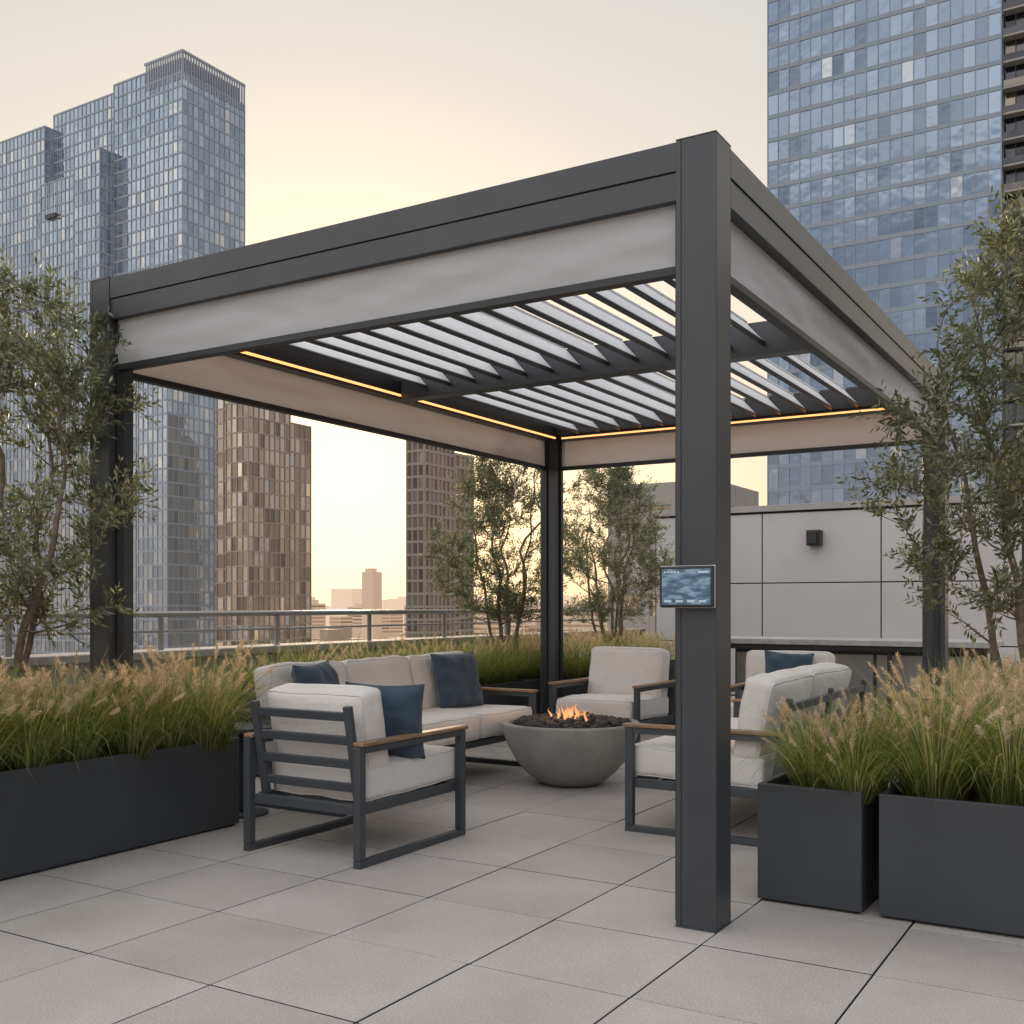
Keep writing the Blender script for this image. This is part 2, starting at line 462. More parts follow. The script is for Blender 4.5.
def seating(name, W, n, loc, rotz, pillows=(), D=.88, seed=0, tall=0):
    e = group(name, (*loc, 0), rotz)
    hw, hd = W/2, D/2
    mb = MB()
    for s_ in (-1, 1):
        x = s_*(hw-.02)
        mb.bb(x-.02, x+.02, hd-.045, hd, .036, .56)
        mb.bb(x-.02, x+.02, -hd, -hd+.045, .036, .56)
        mb.bb(x-.02, x+.02, -hd, hd, .0, .0345)
        mb.bb(x-.02, x+.02, -hd+.046, hd-.046, .53, .56)
        xi = s_*(hw-.055)
        mb.bb(min(xi, xi+.03*s_*.5)-.012, max(xi, xi+.03*s_*.5)+.0, -hd+.08, hd-.02, .235, .285)
    mb.bb(-hw+.042, hw-.042, hd-.06, hd-.02, .238, .283)
    mb.bb(-hw+.042, hw-.042, -hd+.03, -hd+.07, .238, .283)
    for i in range(5):
        y = -hd+.16+i*(D-.3)/4.6
        mb.bb(-hw+.075, hw-.075, y, y+.05, .262, .280)
    ang = radians(10); R = Matrix.Rotation(ang, 3, 'X')
    base = Vector((0, -hd+.085, .285))
    L = .47
    for s_ in (-1, 1):
        mb.box(base+R@Vector((s_*(hw-.075), 0, L/2)), (.04, .03, L), 0, R)
    if n > 1:
        for i in range(1, n):
            mb.box(base+R@Vector((-hw+i*W/n, 0, L/2)), (.035, .026, L), 0, R)
    for z in (.055, .17, .285, .40):
        mb.box(base+R@Vector((0, -.002, z+.02)), (W-.192, .02, .042), 0, R)
    mb.obj('frame', [M['chair']], e, bevel=.003)
    mb = MB()
    for s_ in (-1, 1):
        x = s_*(hw-.02)
        mb.bb(x-.030, x+.030, -hd+.01, hd+.012, .562, .582)
    mb.obj('armrests', [M['teak']], e, bevel=.006)
    wi = (W-.10)/n
    sd = D-.12
    for i in range(n):
        x = -hw+.05+wi*(i+.5)
        o = link('seat_cushion', cushion_mesh('seat_cushion', wi-.006, sd, .17, .035, (.006, .010, .014), seed+i, seam='z'), e)
        o.location = (x, hd-sd/2+.01, .37); o.rotation_euler = (radians(1), 0, radians(random.uniform(-.6, .6)))
        o = link('back_cushion', cushion_mesh('back_cushion', wi-.012, .155, .43+tall, .035, (.006, .03, .010), seed+i+9), e)
        o.location = (x, -hd+.20, .63+tall/2); o.rotation_euler = (radians(11+random.uniform(-1, 1)), radians(random.uniform(-.8, .8)), radians(random.uniform(-1, 1)))
    for (px, py, pz, rz, tilt, sz) in pillows:
        o = link('throw_pillow', pillow_mesh(sz, .16, px*7), e)
        o.location = (px, py, pz); o.rotation_euler = (radians(tilt), radians(random.uniform(-6, 6)), radians(rz))
    return e

seating('armchair', .74, 1, (-2.11, .495), 0, [(.2, -.03, .64, 28, 14, .40)], seed=1, tall=-.03)
seating('outdoor_sofa', 2.24, 3, (-3.03, 2.07), radians(-90), [(.80, -.03, .67, 8, 16, .40), (-.72, -.02, .66, -14, 16, .43)], D=.85, seed=4)
seating('loveseat', 1.76, 2, (-.62, 2.34), radians(90), [(-.62, .06, .64, 18, 14, .42)], seed=8)
seating('armchair', .80, 1, (-2.50, 4.36), radians(180), [], seed=12)
seating('armchair', .80, 1, (-1.12, 4.42), radians(180), [(-.05, -.04, .67, 20, 14, .38)], seed=15)

e = group('side_table', (-3.17, .73, 0))
mb = MB()
mb.tube([(0, 0, .49), (0, 0, .515)], [.2, .2], 40); mb.tube([(0, 0, .0), (0, 0, .015)], [.15, .15], 32); mb.tube([(0, 0, .015), (0, 0, .49)], [.025, .02], 12)
mb.obj('table', [M['chair']], e)

# fire bowl
e = group('fire_pit_bowl', (-2.03, 2.66, 0))
mb = MB()
prof = [(.0, .005), (.17, .005), (.20, .012), (.235, .03), (.31, .09), (.375, .17), (.425, .26), (.455, .34), (.470, .405), (.4705, .418), (.464, .425), (.432, .425), (.424, .418), (.417, .38), (.0, .37)]
n = 72
for (r, z) in prof:
    for j in range(n):
        mb.v.append((r*cos(2*pi*j/n), r*sin(2*pi*j/n), z))
for k in range(len(prof)-1):
    for j in range(n):
        mb.f.append((k*n+j, k*n+(j+1) % n, (k+1)*n+(j+1) % n, (k+1)*n+j)); mb.m.append(0)
o = mb.obj('bowl', [M['concrete']], e, smooth=True)
import bmesh
mb = MB()
bm = bmesh.new(); bmesh.ops.create_icosphere(bm, subdivisions=2, radius=1)
sv = [v.co.copy() for v in bm.verts]; sf = [[v.index for v in f.verts] for f in bm.faces]; bm.free()
for i in range(230):
    a = random.uniform(0, 2*pi); r = .39*sqrt(random.random()); s_ = random.uniform(.022, .042)
    c = Vector((r*cos(a), r*sin(a), .395+.045*(1-(r/.4)**2)*random.uniform(.3, 1)+random.uniform(0, .02)))
    k = len(mb.v); se = random.uniform(0, 50); sc = Vector((random.uniform(.8, 1.25), random.uniform(.8, 1.25), random.uniform(.6, .95)))
    for v in sv:
        q = v*(1+.35*noise.noise(v*1.7+Vector((se, 0, 0))))
        mb.v.append(tuple(c+Vector((q.x*sc.x, q.y*sc.y, q.z*sc.z))*s_))
    for f in sf: mb.f.append(tuple(k+q for q in f)); mb.m.append(0)
mb.obj('lava_rocks', [M['rock']], e)
m, t, b = nt('flame')
t.nodes.remove(b)
co_ = t.nodes.new('ShaderNodeTexCoord'); sp = t.nodes.new('ShaderNodeSeparateXYZ'); t.links.new(co_.outputs['Object'], sp.inputs[0])
mr = t.nodes.new('ShaderNodeMapRange'); mr.inputs[1].default_value = .43; mr.inputs[2].default_value = .55; t.links.new(sp.outputs[2], mr.inputs[0])
em = t.nodes.new('ShaderNodeEmission'); em.inputs[1].default_value = 1.4
t.links.new(ramp(t, mr.outputs[0], [(0, (1, .52, .25)), (.4, (1, .42, .15)), (1, (.9, .26, .08))]), em.inputs[0])
tr = t.nodes.new('ShaderNodeBsdfTransparent'); mx = t.nodes.new('ShaderNodeMixShader')
lw = t.nodes.new('ShaderNodeLayerWeight'); lw.inputs[0].default_value = .35
t.links.new(ramp(t, lw.outputs['Facing'], [(0, (.4,)*3), (.8, (1,)*3)]), mx.inputs[0])
t.links.new(em.outputs[0], mx.inputs[1]); t.links.new(tr.outputs[0], mx.inputs[2])
t.links.new(mx.outputs[0], t.nodes['Material Output'].inputs[0])
mb = MB()
for i in range(22):
    a = random.uniform(0, 2*pi); r = .19*random.random()
    h = random.uniform(.05, .125)*(1-r*2.0)+.015; w_ = random.uniform(.008, .016)
    ph = random.uniform(0, 6); pts = []; rad = []
    for k in range(9):
        u = k/8
        pts.append((r*cos(a)+.02*sin(u*5+ph)*u, r*sin(a)+.02*cos(u*4+ph)*u, .43+h*u)); rad.append(max(.0008, w_*(sin(pi*min(1, u*.8+.2))**1.0)*(1-u)**.6))
    mb.tube(pts, rad, 8)
mb.obj('flames', [m], e, smooth=True)
l = bpy.data.lights.new('fire_glow', 'POINT'); l.energy = 3; l.color = (1, .5, .2); l.shadow_soft_size = .08
lo = bpy.data.objects.new('fire_glow', l); scene.collection.objects.link(lo); lo.parent = e; lo.location = (0, 0, .56)

# ---------------------------------------------------------------- planters
def planter(x0, x1, y0, y1, h=.485, name='planter_box'):
    e = group(name)
    mb = MB(); w = .025
    mb.bb(x0, x1, y0, y0+w, .012, h); mb.bb(x0, x1, y1-w, y1, .012, h)
    mb.bb(x0, x0+w, y0+w+.0005, y1-w-.0005, .012, h); mb.bb(x1-w, x1, y0+w+.0005, y1-w-.0005, .012, h)
    mb.bb(x0+.02, x1-.02, y0+.02, y1-.02, 0.001, .0115, 1)
    mb.obj('shell', [M['planter'], M['framedark']], e, bevel=.004)
    mb = MB(); nx = max(2, int((x1-x0)/.06)); ny = max(2, int((y1-y0)/.06))
    for j in range(ny+1):
        for i in range(nx+1):
            x = x0+w+(x1-x0-2*w)*i/nx; y = y0+w+(y1-y0-2*w)*j/ny
            mb.v.append((x, y, h-.05+.02*noise.noise(Vector((x*6, y*6, 0)))))
    for j in range(ny):
        for i in range(nx):
            a = j*(nx+1)+i; mb.f.append((a, a+1, a+nx+2, a+nx+1)); mb.m.append(0)
    mb.obj('soil', [M['soil']], e)

planter(-3.39, -2.95, -2.4, .49)
planter(-4.25, -3.41, -2.4, -.03)
planter(-.01, .41, .505, .925)
planter(.475, 2.1, .505, 1.25)
planter(.36, 1.3, 1.45, 3.5)
planter(-4.62, -3.85, 1.75, 5.3)
planter(-4.62, -3.85, 5.32, 9.0)
planter(-3.83, -2.45, 5.5, 6.15)

# ---------------------------------------------------------------- grasses
def grass_mesh(seed, nb=460, npl=40, H=.55, hairs=85):
    rnd = random.Random(seed); mb = MB()
    def path(r0, phi, th0, bend, L, seg=5):
        p = Vector((r0*cos(phi), r0*sin(phi), 0)); pts = [p.copy()]
        for k in range(seg):
            th_ = th0+bend*((k+.5)/seg)**1.6
            p = p+Vector((sin(th_)*cos(phi), sin(th_)*sin(phi), cos(th_)))*(L/seg); pts.append(p.copy())
        return pts
    for i in range(nb):
        phi = rnd.uniform(0, 2*pi); r0 = .11*sqrt(rnd.random())
        th0 = rnd.uniform(.03, .6); L = H*rnd.uniform(.7, 1.25); bend = rnd.uniform(.4, 2.4)
        pts = path(r0, phi, th0, bend, L)
        w_ = rnd.uniform(.0016, .0032); tw = rnd.uniform(-.9, .9)
        side = Vector((-sin(phi+tw), cos(phi+tw), 0))
        k0 = len(mb.v)
        for k, p in enumerate(pts):
            ww = w_*(1-(k/5)**2*.9)
            mb.v.append(tuple(p-side*ww)); mb.v.append(tuple(p+side*ww))
        for k in range(5):
            mb.f.append((k0+2*k, k0+2*k+1, k0+2*k+3, k0+2*k+2)); mb.m.append(0)
    for i in range(npl):
        phi = rnd.uniform(0, 2*pi); r0 = .08*sqrt(rnd.random())
        th0 = rnd.uniform(.02, .5); L = H*rnd.uniform(.72, 1.10); bend = rnd.uniform(.1, .9)
        pts = path(r0, phi, th0, bend, L, 8)
        side = Vector((-sin(phi), cos(phi), 0)); k0 = len(mb.v)
        for k, p in enumerate(pts):
            mb.v.append(tuple(p-side*.0009)); mb.v.append(tuple(p+side*.0009))
        for k in range(8):
            mb.f.append((k0+2*k, k0+2*k+1, k0+2*k+3, k0+2*k+2)); mb.m.append(1)
        pl = rnd.uniform(.07, .12); d = (pts[-1]-pts[-3]).normalized(); top = pts[-1]
        a = d.cross(Vector((.3, .5, .1))).normalized(); b_ = d.cross(a)
        for h in range(hairs):
            u = rnd.random(); c = top-d*pl*(1-u)
            t_ = rnd.uniform(0, 2*pi); rr = (a*cos(t_)+b_*sin(t_))
            ln = .022*(.5+.9*sin(pi*min(1, u*.85+.12)))*rnd.uniform(.7, 1.2)
            tip = c+(rr*.75+d*.65)*ln
            sd = rr.cross(d)*.0017
            mb.tri(c-sd, c+sd, tip, 1)
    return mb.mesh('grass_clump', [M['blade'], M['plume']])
GM = [grass_mesh(s_) for s_ in (11, 12, 13, 14)]
GB = [grass_mesh(s_, 420, 12, .56) for s_ in (21, 22)]
def grasses(x0, x1, y0, y1, z=.43, sp=.27, ms=GM, sc=(.85, 1.08)):
    e = group('fountain_grass')
    nx = max(1, round((x1-x0)/sp)); ny = max(1, round((y1-y0)/sp))
    for i in range(nx):
        for j in range(ny):
            x = x0+(x1-x0)*(i+.5)/nx+random.uniform(-.05, .05); y = y0+(y1-y0)*(j+.5)/ny+random.uniform(-.05, .05)
            s_ = random.uniform(*sc)
            link('clump', random.choice(ms), e, loc=(x, y, z), rotz=random.uniform(0, 6.28), scale=(s_, s_, s_*random.uniform(.92, 1.06)))
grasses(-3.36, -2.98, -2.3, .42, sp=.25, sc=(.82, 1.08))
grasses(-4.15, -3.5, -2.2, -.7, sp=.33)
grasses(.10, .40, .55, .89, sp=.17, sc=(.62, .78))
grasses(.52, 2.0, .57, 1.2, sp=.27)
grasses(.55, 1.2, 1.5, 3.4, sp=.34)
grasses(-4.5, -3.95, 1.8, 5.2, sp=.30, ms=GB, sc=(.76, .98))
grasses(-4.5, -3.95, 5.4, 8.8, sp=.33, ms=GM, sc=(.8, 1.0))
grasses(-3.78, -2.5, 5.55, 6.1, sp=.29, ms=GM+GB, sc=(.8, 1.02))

# ---------------------------------------------------------------- olive trees
def olive_mesh(seed, H=2.6, RX=.80, zlow=.7, ntr=5, ntarget=230, twigs=5, leaf=1.0):
    rnd = random.Random(seed); mb = MB()
    nodes = []
    def poly(p0, p1, r0, r1, wob, seg=8, n=7):
        pts = []; rad = []
        o = Vector((rnd.uniform(0, 99), 0, 0))
        for k in range(seg+1):
            u = k/seg
            p = p0.lerp(p1, u) + noise.noise_vector(o+p0.lerp(p1, u)*2.2)*wob*sin(pi*u*.9)
            pts.append(p); rad.append(r0+(r1-r0)*u)
        mb.tube(pts, rad, n, 0)
        return list(zip(pts, rad))
    for i in range(ntr):
        a = 2*pi*i/ntr+rnd.uniform(-.4, .4)
        b0 = Vector((.05*cos(a), .05*sin(a), 0))
        mid = Vector((.22*cos(a)*rnd.uniform(.6, 1.3), .22*sin(a)*rnd.uniform(.6, 1.3), zlow*rnd.uniform(1.1, 1.4)))
        r0 = rnd.uniform(.020, .030)
        s1 = poly(b0, mid, r0, r0*.75, .09)
        top = Vector((RX*.65*cos(a+rnd.uniform(-.4, .4))*rnd.uniform(.4, 1), RX*.65*sin(a)*rnd.uniform(.4, 1), H*rnd.uniform(.72, .98)))
        s2 = poly(s1[-1][0], top, r0*.75, .004, .16, 12)
        nodes += s1[6:]+s2
    tg = []
    while len(tg) < ntarget:
        u = rnd.random(); z = zlow+(H-zlow)*u
        prof = sin(pi*min(1, .12+.84*u**.85))**.65
        a = rnd.uniform(0, 2*pi); r = RX*prof*sqrt(rnd.random())*(1+.4*noise.noise(Vector((cos(a)*1.5, sin(a)*1.5, z*1.6+seed))))
        p = Vector((r*cos(a), r*sin(a), z))
        if noise.noise(p*2.3+Vector((seed*3.7, 0, 0))) < -.2: continue
        tg.append(p)
    tg.sort(key=lambda p: p.x*p.x+p.y*p.y)
    ends = []
    for p in tg:
        best = None; bd = 9
        for q, r in nodes:
            d = (q-p).length + max(0, q.z-p.z+.08)*2.2
            if d < bd and (q-p).length > .03: bd = d; best = (q, r)
        q, r = best
        r0 = min(r*.7, .008)
        s_ = poly(q, p, max(.0025, r0), .0015, .05, 4, 4)
        nodes += s_[2:]
        dr = (p-q).normalized(); ends.append((p, dr)); ends.append((q.lerp(p, .55), dr))
    for p, dr in ends:
        for _ in range(twigs if rnd.random() < .8 else 2):
            d = (dr*.7+Vector((rnd.gauss(0, .55), rnd.gauss(0, .55), rnd.gauss(.4, .5)))).normalized()
            L = rnd.uniform(.09, .22); seg = 6; c = p.copy(); pts = [c.copy()]
            for k in range(seg):
                d = (d+Vector((rnd.gauss(0, .09), rnd.gauss(0, .09), -.02))).normalized(); c = c+d*L/seg; pts.append(c.copy())
            mb.tube([pts[0], pts[3], pts[-1]], [.0016, .0012, .0006], 3, 0, False)
            for k in range(1, seg+1):
                a = d.cross(Vector((rnd.random(), rnd.random(), rnd.random()))).normalized()
                for sg in (1, -1):
                    if rnd.random() < .1: continue
                    ld = (d*.75+a*sg*.8+Vector((0, 0, rnd.uniform(-.2, .2)))).normalized()
                    w_ = ld.cross(Vector((rnd.gauss(0, 1), rnd.gauss(0, 1), rnd.gauss(0, 1)))).normalized()
                    ln = rnd.uniform(.034, .054)*leaf; ww = ln*.15
                    b0 = pts[k]; m_ = b0+ld*ln*.5
                    mb.quad(b0, m_+w_*ww, b0+ld*ln, m_-w_*ww, 1)
    return mb.mesh('olive_tree', [M['bark'], M['leaf']])
OM = [olive_mesh(3), olive_mesh(8, ntr=6)]
def olive(i, loc, sc, rz, h=1):
    e = group('olive_tree', loc, rz)
    link('trunk_and_crown', OM[i], e, scale=(sc, sc, sc*h))
olive(0, (-3.72, -.42, .42), .98, .4, .97)
olive(1, (.88, 2.35, .42), 1.06, 1.9, .99)
olive(0, (-4.28, 5.45, .42), .95, 2.2, .96)
olive(1, (-4.10, 7.55, .42), .98, 4.0, .93)

# ---------------------------------------------------------------- city
def glassmat(name, stops, metal=.85, rough=.06, glow=None):
    m, t, b = nt(name)
    t.links.new(ramp(t, isl(t), stops), b.inputs['Base Color'])
    b.inputs['Metallic'].default_value = metal; b.inputs['Roughness'].default_value = rough
    bump(t, b, tex_noise(t, .25, 2), .2, .5)
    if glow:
        b.inputs['Emission Color'].default_value = (*glow[0], 1); b.inputs['Emission Strength'].default_value = glow[1]  # emission stands in for aerial haze over the panes
    return m
G_blue = glassmat('glass_blue', [(0, (.08, .10, .135)), (.1, (.12, .155, .205)), (.6, (.145, .185, .24)), (.96, (.18, .22, .28)), (1, (.32, .33, .33))])
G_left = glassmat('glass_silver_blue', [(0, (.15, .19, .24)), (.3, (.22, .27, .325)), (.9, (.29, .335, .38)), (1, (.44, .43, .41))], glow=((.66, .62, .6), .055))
G_bronze = glassmat('glass_bronze', [(0, (.07, .06, .05)), (.25, (.16, .135, .11)), (.55, (.29, .25, .20)), (.8, (.36, .33, .29)), (.93, (.30, .32, .34)), (1, (.75, .62, .44))], .85, .08, ((.7, .56, .44), .07))  # spread of pane tones imitates golden reflections
G_dark = glassmat('glass_dark', [(0, (.03, .03, .035)), (.6, (.06, .065, .075)), (1, (.22, .18, .13))], .7, .1)
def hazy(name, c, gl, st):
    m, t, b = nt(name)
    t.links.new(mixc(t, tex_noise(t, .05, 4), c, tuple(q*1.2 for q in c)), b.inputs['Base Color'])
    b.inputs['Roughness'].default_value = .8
    b.inputs['Emission Color'].default_value = (*gl, 1); b.inputs['Emission Strength'].default_value = st  # painted aerial haze: far surfaces emit a little light
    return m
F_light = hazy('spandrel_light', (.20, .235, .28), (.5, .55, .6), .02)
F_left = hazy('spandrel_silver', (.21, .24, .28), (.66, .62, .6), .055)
F_brown = hazy('facade_precast', (.22, .19, .16), (.7, .54, .42), .07)
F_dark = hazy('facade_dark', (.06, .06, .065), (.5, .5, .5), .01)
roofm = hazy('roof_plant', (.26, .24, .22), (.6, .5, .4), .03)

def facade(gl, fr, p, u, n, W, z0, z1, bay, st, mull=.12, band=.5, proud=.12, rnd=random):
    nb = max(1, round(W/bay)); bay = W/nb; ns = max(1, round((z1-z0)/st)); st = (z1-z0)/ns
    P = lambda a, z, d=0: (p[0]+u[0]*a+n[0]*d, p[1]+u[1]*a+n[1]*d, z)
    for i in range(nb):
        for j in range(ns):
            t_ = [rnd.uniform(-.018, .018) for _ in range(3)]
            gl.quad(P(i*bay+.01, z0+j*st+.01, t_[0]), P((i+1)*bay-.01, z0+j*st+.01, t_[0]+t_[1]), P((i+1)*bay-.01, z0+(j+1)*st-.01, t_[0]+t_[1]+t_[2]), P(i*bay+.01, z0+(j+1)*st-.01, t_[0]+t_[2]))
    ang = atan2(u[1], u[0]); R = Matrix.Rotation(ang, 3, 'Z')
    for j in range(ns+1):
        c = P(W/2, z0+j*st, proud/2-.02); fr.box(c, (W+.1, proud, band), 0, R)
    for i in range(nb+1):
        c = P(i*bay, (z0+z1)/2, proud/2+.015); fr.box(c, (mull, proud, z1-z0+band), 0, R)

UA = (-.855, .518); UB = (.519, .855)
def tower(name, X, Y, wa, wb, z1, glm, frm, bay=1.5, st=3.6, z0=-45, mull=.12, band=.5, proud=.12, grp=None):
    x, y = site(X, Y)
    e = grp or group(name)
    gl = MB(); fr = MB()
    facade(gl, fr, (x-wa, y), (1, 0), (0, -1), wa, z0, z1, bay, st, mull, band, proud)
    facade(gl, fr, (x, y), (0, 1), (1, 0), wb, z0, z1, bay, st, mull, band, proud)
    fr.box((x-wa/2, y+wb/2, (z0+z1)/2-.3), (wa-.3, wb-.3, z1-z0+.5), 1)
    gl.obj('glazing', [glm], e); fr.obj('frame', [frm, roofm], e)
    return e

def up(X, Y, a=0, b=0): return (X+UA[0]*a+UB[0]*b, Y+UA[1]*a+UB[1]*b)
e = group('glass_skyscraper')
kw = dict(bay=1.5, st=2.9, band=.4, grp=e)
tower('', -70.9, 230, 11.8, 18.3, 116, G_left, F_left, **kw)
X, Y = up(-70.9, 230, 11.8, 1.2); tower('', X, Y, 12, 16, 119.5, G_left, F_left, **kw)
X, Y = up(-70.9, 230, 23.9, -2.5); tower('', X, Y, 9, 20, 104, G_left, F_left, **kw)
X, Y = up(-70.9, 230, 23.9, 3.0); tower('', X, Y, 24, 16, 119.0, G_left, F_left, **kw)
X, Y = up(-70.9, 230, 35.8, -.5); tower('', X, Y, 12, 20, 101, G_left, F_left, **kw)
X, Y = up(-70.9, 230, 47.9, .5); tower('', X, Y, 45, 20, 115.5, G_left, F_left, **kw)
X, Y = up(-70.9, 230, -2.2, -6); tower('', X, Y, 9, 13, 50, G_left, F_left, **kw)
mb = MB(); x, y = site(-70.9, 230)
for i in range(25):
    mb.bb(x-.15, x+.2, y+i*.75, y+i*.75+.25, 114.5, 120.3)
for i in range(16):
    mb.bb(x-i*.75-.25, x-i*.75, y-.15, y+.15, 114.5, 120.3)
mb.bb(x-12, x+.25, y-.2, y+.2, 120.3, 120.8); mb.bb(x-.2, x+.25, y+.21, y+18.3, 120.3, 120.8)
mb.bb(x-11.5, x-.6, y+.6, y+17, 116, 119.6, 1)
mb.obj('crown', [F_left, F_light], e)
e2 = group('window_cleaning_cradle')
X, Y = up(-70.9, 230, 36, -.5); cx_, cy_ = site(X, Y)
cx_ -= 6.5; mb = MB(); mb.bb(cx_-2.4, cx_+1, cy_-.9, cy_-.2, 92.2, 93.2); mb.bb(cx_-2.3, cx_-2.22, cy_-.5, cy_-.42, 93.2, 101.5); mb.bb(cx_+.8, cx_+.88, cy_-.5, cy_-.42, 93.2, 101.5)
mb.obj('cradle', [F_dark], e2)

e = group('bronze_apartment_tower')
kw = dict(bay=1.6, st=3.0, band=.28, mull=.14, proud=.18, grp=e)
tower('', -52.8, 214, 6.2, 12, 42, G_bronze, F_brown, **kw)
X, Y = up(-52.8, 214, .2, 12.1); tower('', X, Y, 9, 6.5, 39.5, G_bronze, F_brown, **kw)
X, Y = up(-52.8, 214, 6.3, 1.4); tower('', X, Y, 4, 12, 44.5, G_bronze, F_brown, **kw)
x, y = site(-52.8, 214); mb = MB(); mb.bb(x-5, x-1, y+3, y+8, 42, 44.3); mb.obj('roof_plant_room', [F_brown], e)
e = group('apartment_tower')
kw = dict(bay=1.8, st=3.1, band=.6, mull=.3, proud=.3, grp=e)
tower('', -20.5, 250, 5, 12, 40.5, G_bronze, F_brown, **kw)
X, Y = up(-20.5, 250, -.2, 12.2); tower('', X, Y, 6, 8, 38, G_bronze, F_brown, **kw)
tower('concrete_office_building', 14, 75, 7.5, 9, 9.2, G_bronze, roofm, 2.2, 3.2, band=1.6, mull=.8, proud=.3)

e = group('residential_glass_tower')
NX, NY = 45.5+.855*38, 190-.518*38
tower('', NX, NY, 38, 24, 150, G_blue, F_light, 1.9, 4.1, band=.75, mull=.14, grp=e, z0=-40.5)
x, y = site(NX, NY)
mb = MB(); gl = MB()
facade(gl, mb, (x+.15, y+2.2), (1, 0), (0, -1), 14, -40.5, 150, 1.8, 4.1, .15, .4, .1)
mb.bb(x+.3, x+14, y+2.5, y+24, -40, 150)
gl.obj('balcony_glazing', [G_dark], e); mb.obj('balcony_structure', [F_dark], e)
mb = MB(); gl = MB()
for j in range(47):
    z = -40.5+j*190.5/46
    mb.bb(x+.3, x+6.2, y+.3, y+2.15, z-.18, z+.12); mb.bb(x+7.6, x+13.6, y+.3, y+2.15, z-.18, z+.12)
    gl.bb(x+.35, x+6.15, y+.28, y+.31, z+.15, z+1.15); gl.bb(x+7.65, x+13.55, y+.28, y+.31, z+.15, z+1.15)
mb.obj('balcony_slabs', [roofm], e); gl.obj('balcony_guards', [G_dark], e)

# other side of the street, behind the viewpoint (mirrored in the glass)
rr = random.Random(5)
for (X, Y, wa, wb, z) in ((-40, -140, 30, 22, 62), (10, -160, 26, 22, 88), (70, -135, 32, 25, 48), (150, -60, 26, 26, 70), (-130, -90, 30, 24, 44), (170, 20, 24, 24, 58), (210, 140, 26, 26, 64), (160, 330, 30, 30, 80)):
    x, y = site(X, Y)
    ee = group('city_building'); mb = MB(); gl = MB()
    mb.bb(x-wa/2, x+wa/2, y-wb/2, y+wb/2, -45, z)
    zz = -40
    while zz < z-4:
        for k in range(int(wa/3)):
            gl.quad((x-wa/2+k*3+2.3, y+wb/2+.05, zz), (x-wa/2+k*3+.6, y+wb/2+.05, zz), (x-wa/2+k*3+.6, y+wb/2+.05, zz+2.1), (x-wa/2+k*3+2.3, y+wb/2+.05, zz+2.1))
        for k in range(int(wb/3)):
            gl.quad((x-wa/2-.05, y-wb/2+k*3+.6, zz), (x-wa/2-.05, y-wb/2+k*3+.6, zz+2.1), (x-wa/2-.05, y-wb/2+k*3+2.3, zz+2.1), (x-wa/2-.05, y-wb/2+k*3+2.3, zz))
        zz += 3.4
    mb.obj('walls', [F_brown], ee); gl.obj('windows', [G_dark], ee)

# ground & distant city
m, t, b = nt('city_ground')
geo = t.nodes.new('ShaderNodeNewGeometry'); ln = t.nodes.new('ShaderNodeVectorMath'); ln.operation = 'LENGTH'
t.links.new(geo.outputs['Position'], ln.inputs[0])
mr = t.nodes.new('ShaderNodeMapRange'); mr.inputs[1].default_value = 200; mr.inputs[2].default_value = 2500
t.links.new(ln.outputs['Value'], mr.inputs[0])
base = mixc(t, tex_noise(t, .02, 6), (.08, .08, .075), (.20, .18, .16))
t.links.new(mixc(t, mr.outputs[0], base, (.45, .36, .29)), b.inputs['Base Color'])  # paler and glowing with distance: horizon haze put into the material
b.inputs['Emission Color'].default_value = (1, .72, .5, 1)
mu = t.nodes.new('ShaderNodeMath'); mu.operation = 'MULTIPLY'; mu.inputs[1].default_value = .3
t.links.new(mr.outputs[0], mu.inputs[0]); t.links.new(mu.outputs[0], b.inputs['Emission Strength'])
b.inputs['Roughness'].default_value = .9
mb = MB(); mb.quad((-9000, -9000, -45), (9000, -9000, -45), (9000, 9000, -45), (-9000, 9000, -45))
mb.obj('ground', [m])
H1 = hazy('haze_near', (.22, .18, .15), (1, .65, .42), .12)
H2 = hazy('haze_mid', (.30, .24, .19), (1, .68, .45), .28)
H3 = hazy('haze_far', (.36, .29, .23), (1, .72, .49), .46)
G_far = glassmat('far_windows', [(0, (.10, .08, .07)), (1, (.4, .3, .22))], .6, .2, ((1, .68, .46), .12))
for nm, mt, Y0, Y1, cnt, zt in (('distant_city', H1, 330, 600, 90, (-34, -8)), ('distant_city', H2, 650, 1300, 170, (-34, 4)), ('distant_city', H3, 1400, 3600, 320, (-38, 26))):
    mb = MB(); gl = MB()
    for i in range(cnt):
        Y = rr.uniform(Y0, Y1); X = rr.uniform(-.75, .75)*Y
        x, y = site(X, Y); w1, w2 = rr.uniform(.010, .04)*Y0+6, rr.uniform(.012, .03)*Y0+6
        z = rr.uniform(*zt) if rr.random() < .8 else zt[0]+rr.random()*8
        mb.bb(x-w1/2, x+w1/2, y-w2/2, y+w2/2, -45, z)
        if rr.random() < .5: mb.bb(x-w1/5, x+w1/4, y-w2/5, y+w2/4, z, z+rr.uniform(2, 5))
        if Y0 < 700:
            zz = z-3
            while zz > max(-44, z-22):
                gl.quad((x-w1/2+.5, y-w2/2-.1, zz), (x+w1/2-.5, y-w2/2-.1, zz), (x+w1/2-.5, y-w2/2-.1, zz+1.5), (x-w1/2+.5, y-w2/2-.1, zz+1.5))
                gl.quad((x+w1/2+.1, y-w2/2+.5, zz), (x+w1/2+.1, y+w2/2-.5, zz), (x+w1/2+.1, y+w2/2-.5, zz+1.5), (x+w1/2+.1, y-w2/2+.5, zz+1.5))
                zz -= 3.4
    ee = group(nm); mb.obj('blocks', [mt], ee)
    if gl.v: gl.obj('windows', [G_far], ee)
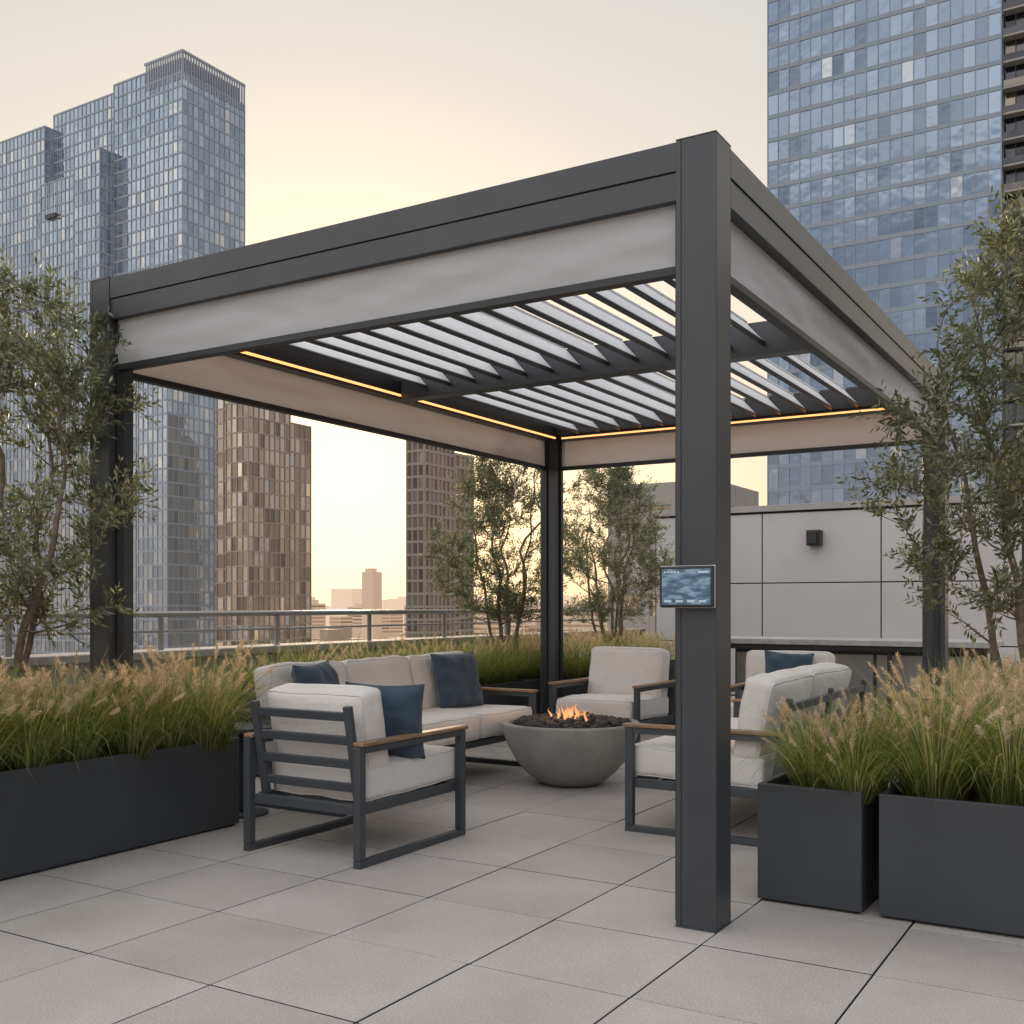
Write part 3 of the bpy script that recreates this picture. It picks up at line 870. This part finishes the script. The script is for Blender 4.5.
x, y = site(-118, 900); ee = group('distant_tower'); mb = MB()
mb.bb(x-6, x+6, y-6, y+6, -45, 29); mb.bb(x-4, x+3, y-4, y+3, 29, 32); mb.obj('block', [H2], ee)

# ---------------------------------------------------------------- sky & sun
SD = Vector((-.648, .776, 0)).normalized(); EL = radians(7)
sdir = Vector((SD.x*cos(EL), SD.y*cos(EL), sin(EL)))
w = bpy.data.worlds.new('World'); scene.world = w; w.use_nodes = True
t = w.node_tree; bg = t.nodes['Background']
sky = t.nodes.new('ShaderNodeTexSky'); sky.sky_type = 'NISHITA'; sky.sun_disc = False
sky.sun_elevation = EL; sky.sun_rotation = atan2(SD.x, SD.y); sky.air_density = 1.0; sky.dust_density = 3.0; sky.ozone_density = 1.0
tc = t.nodes.new('ShaderNodeTexCoord'); sp = t.nodes.new('ShaderNodeSeparateXYZ')
t.links.new(tc.outputs['Generated'], sp.inputs[0])
warm = ramp(t, sp.outputs[2], [(0, (11.4, 8.0, 5.0)), (.08, (10.9, 8.5, 6.0)), (.25, (9.4, 8.6, 7.3)), (.5, (7.7, 7.5, 7.1)), (.62, (10, 9.9, 9.6)), (1, (17, 16.8, 16.8))])  # upper stops, above the view, raised as added fill light
cool = ramp(t, sp.outputs[2], [(0, (13, 10, 8.2)), (.07, (16, 13.4, 11.6)), (.2, (19, 18, 17.2)), (.45, (22, 22, 22.2)), (1, (17, 17, 17.4))])  # added fill: sky behind the viewpoint raised to brighten the foreground
mp = t.nodes.new('ShaderNodeMapping'); mp.inputs['Scale'].default_value = (1, 1, 3.2); t.links.new(tc.outputs['Generated'], mp.inputs[0])
cn = t.nodes.new('ShaderNodeTexNoise'); cn.inputs['Scale'].default_value = 3.2; cn.inputs['Detail'].default_value = 7; t.links.new(mp.outputs[0], cn.inputs['Vector'])
cool = mixc(t, 1.0, cool, ramp(t, cn.outputs['Fac'], [(.36, (.58, .62, .69)), (.6, (1.18, 1.15, 1.11))]), 'MULTIPLY')
# unseen sky at the right dimmed, added to darken the pergola's side faces
dd = t.nodes.new('ShaderNodeVectorMath'); dd.operation = 'DOT_PRODUCT'; dd.inputs[1].default_value = (.93, .36, 0)
t.links.new(tc.outputs['Generated'], dd.inputs[0])
cool = mixc(t, 1.0, cool, ramp(t, dd.outputs['Value'], [(.15, (1, 1, 1)), (.85, (.42, .44, .48))]), 'MULTIPLY')
dp = t.nodes.new('ShaderNodeVectorMath'); dp.operation = 'DOT_PRODUCT'; dp.inputs[1].default_value = SD
t.links.new(tc.outputs['Generated'], dp.inputs[0])
mr = t.nodes.new('ShaderNodeMapRange'); mr.interpolation_type = 'SMOOTHSTEP'; mr.inputs[1].default_value = -.35; mr.inputs[2].default_value = .62
t.links.new(dp.outputs['Value'], mr.inputs[0])
haze = mixc(t, mr.outputs[0], cool, warm)
d2 = t.nodes.new('ShaderNodeVectorMath'); d2.operation = 'DOT_PRODUCT'; d2.inputs[1].default_value = sdir
nn = t.nodes.new('ShaderNodeVectorMath'); nn.operation = 'NORMALIZE'; t.links.new(tc.outputs['Generated'], nn.inputs[0]); t.links.new(nn.outputs[0], d2.inputs[0])
mx0 = t.nodes.new('ShaderNodeMath'); mx0.operation = 'MAXIMUM'; mx0.inputs[1].default_value = 0; t.links.new(d2.outputs['Value'], mx0.inputs[0])
pw = t.nodes.new('ShaderNodeMath'); pw.operation = 'POWER'; pw.inputs[1].default_value = 34; t.links.new(mx0.outputs[0], pw.inputs[0])
haze = mixc(t, pw.outputs[0], haze, (14.5, 11.6, 8.2))
t.links.new(mixc(t, .87, sky.outputs[0], haze), bg.inputs[0]); bg.inputs[1].default_value = .1
sl = bpy.data.lights.new('sun', 'SUN'); sl.energy = 2.8; sl.angle = radians(2.5); sl.color = (1, .74, .5)
so = bpy.data.objects.new('sun', sl); scene.collection.objects.link(so)
so.rotation_euler = sdir.to_track_quat('Z', 'Y').to_euler()

scene.view_settings.view_transform = 'Standard'; scene.view_settings.look = 'None'
scene.view_settings.exposure = 0; scene.view_settings.gamma = 1
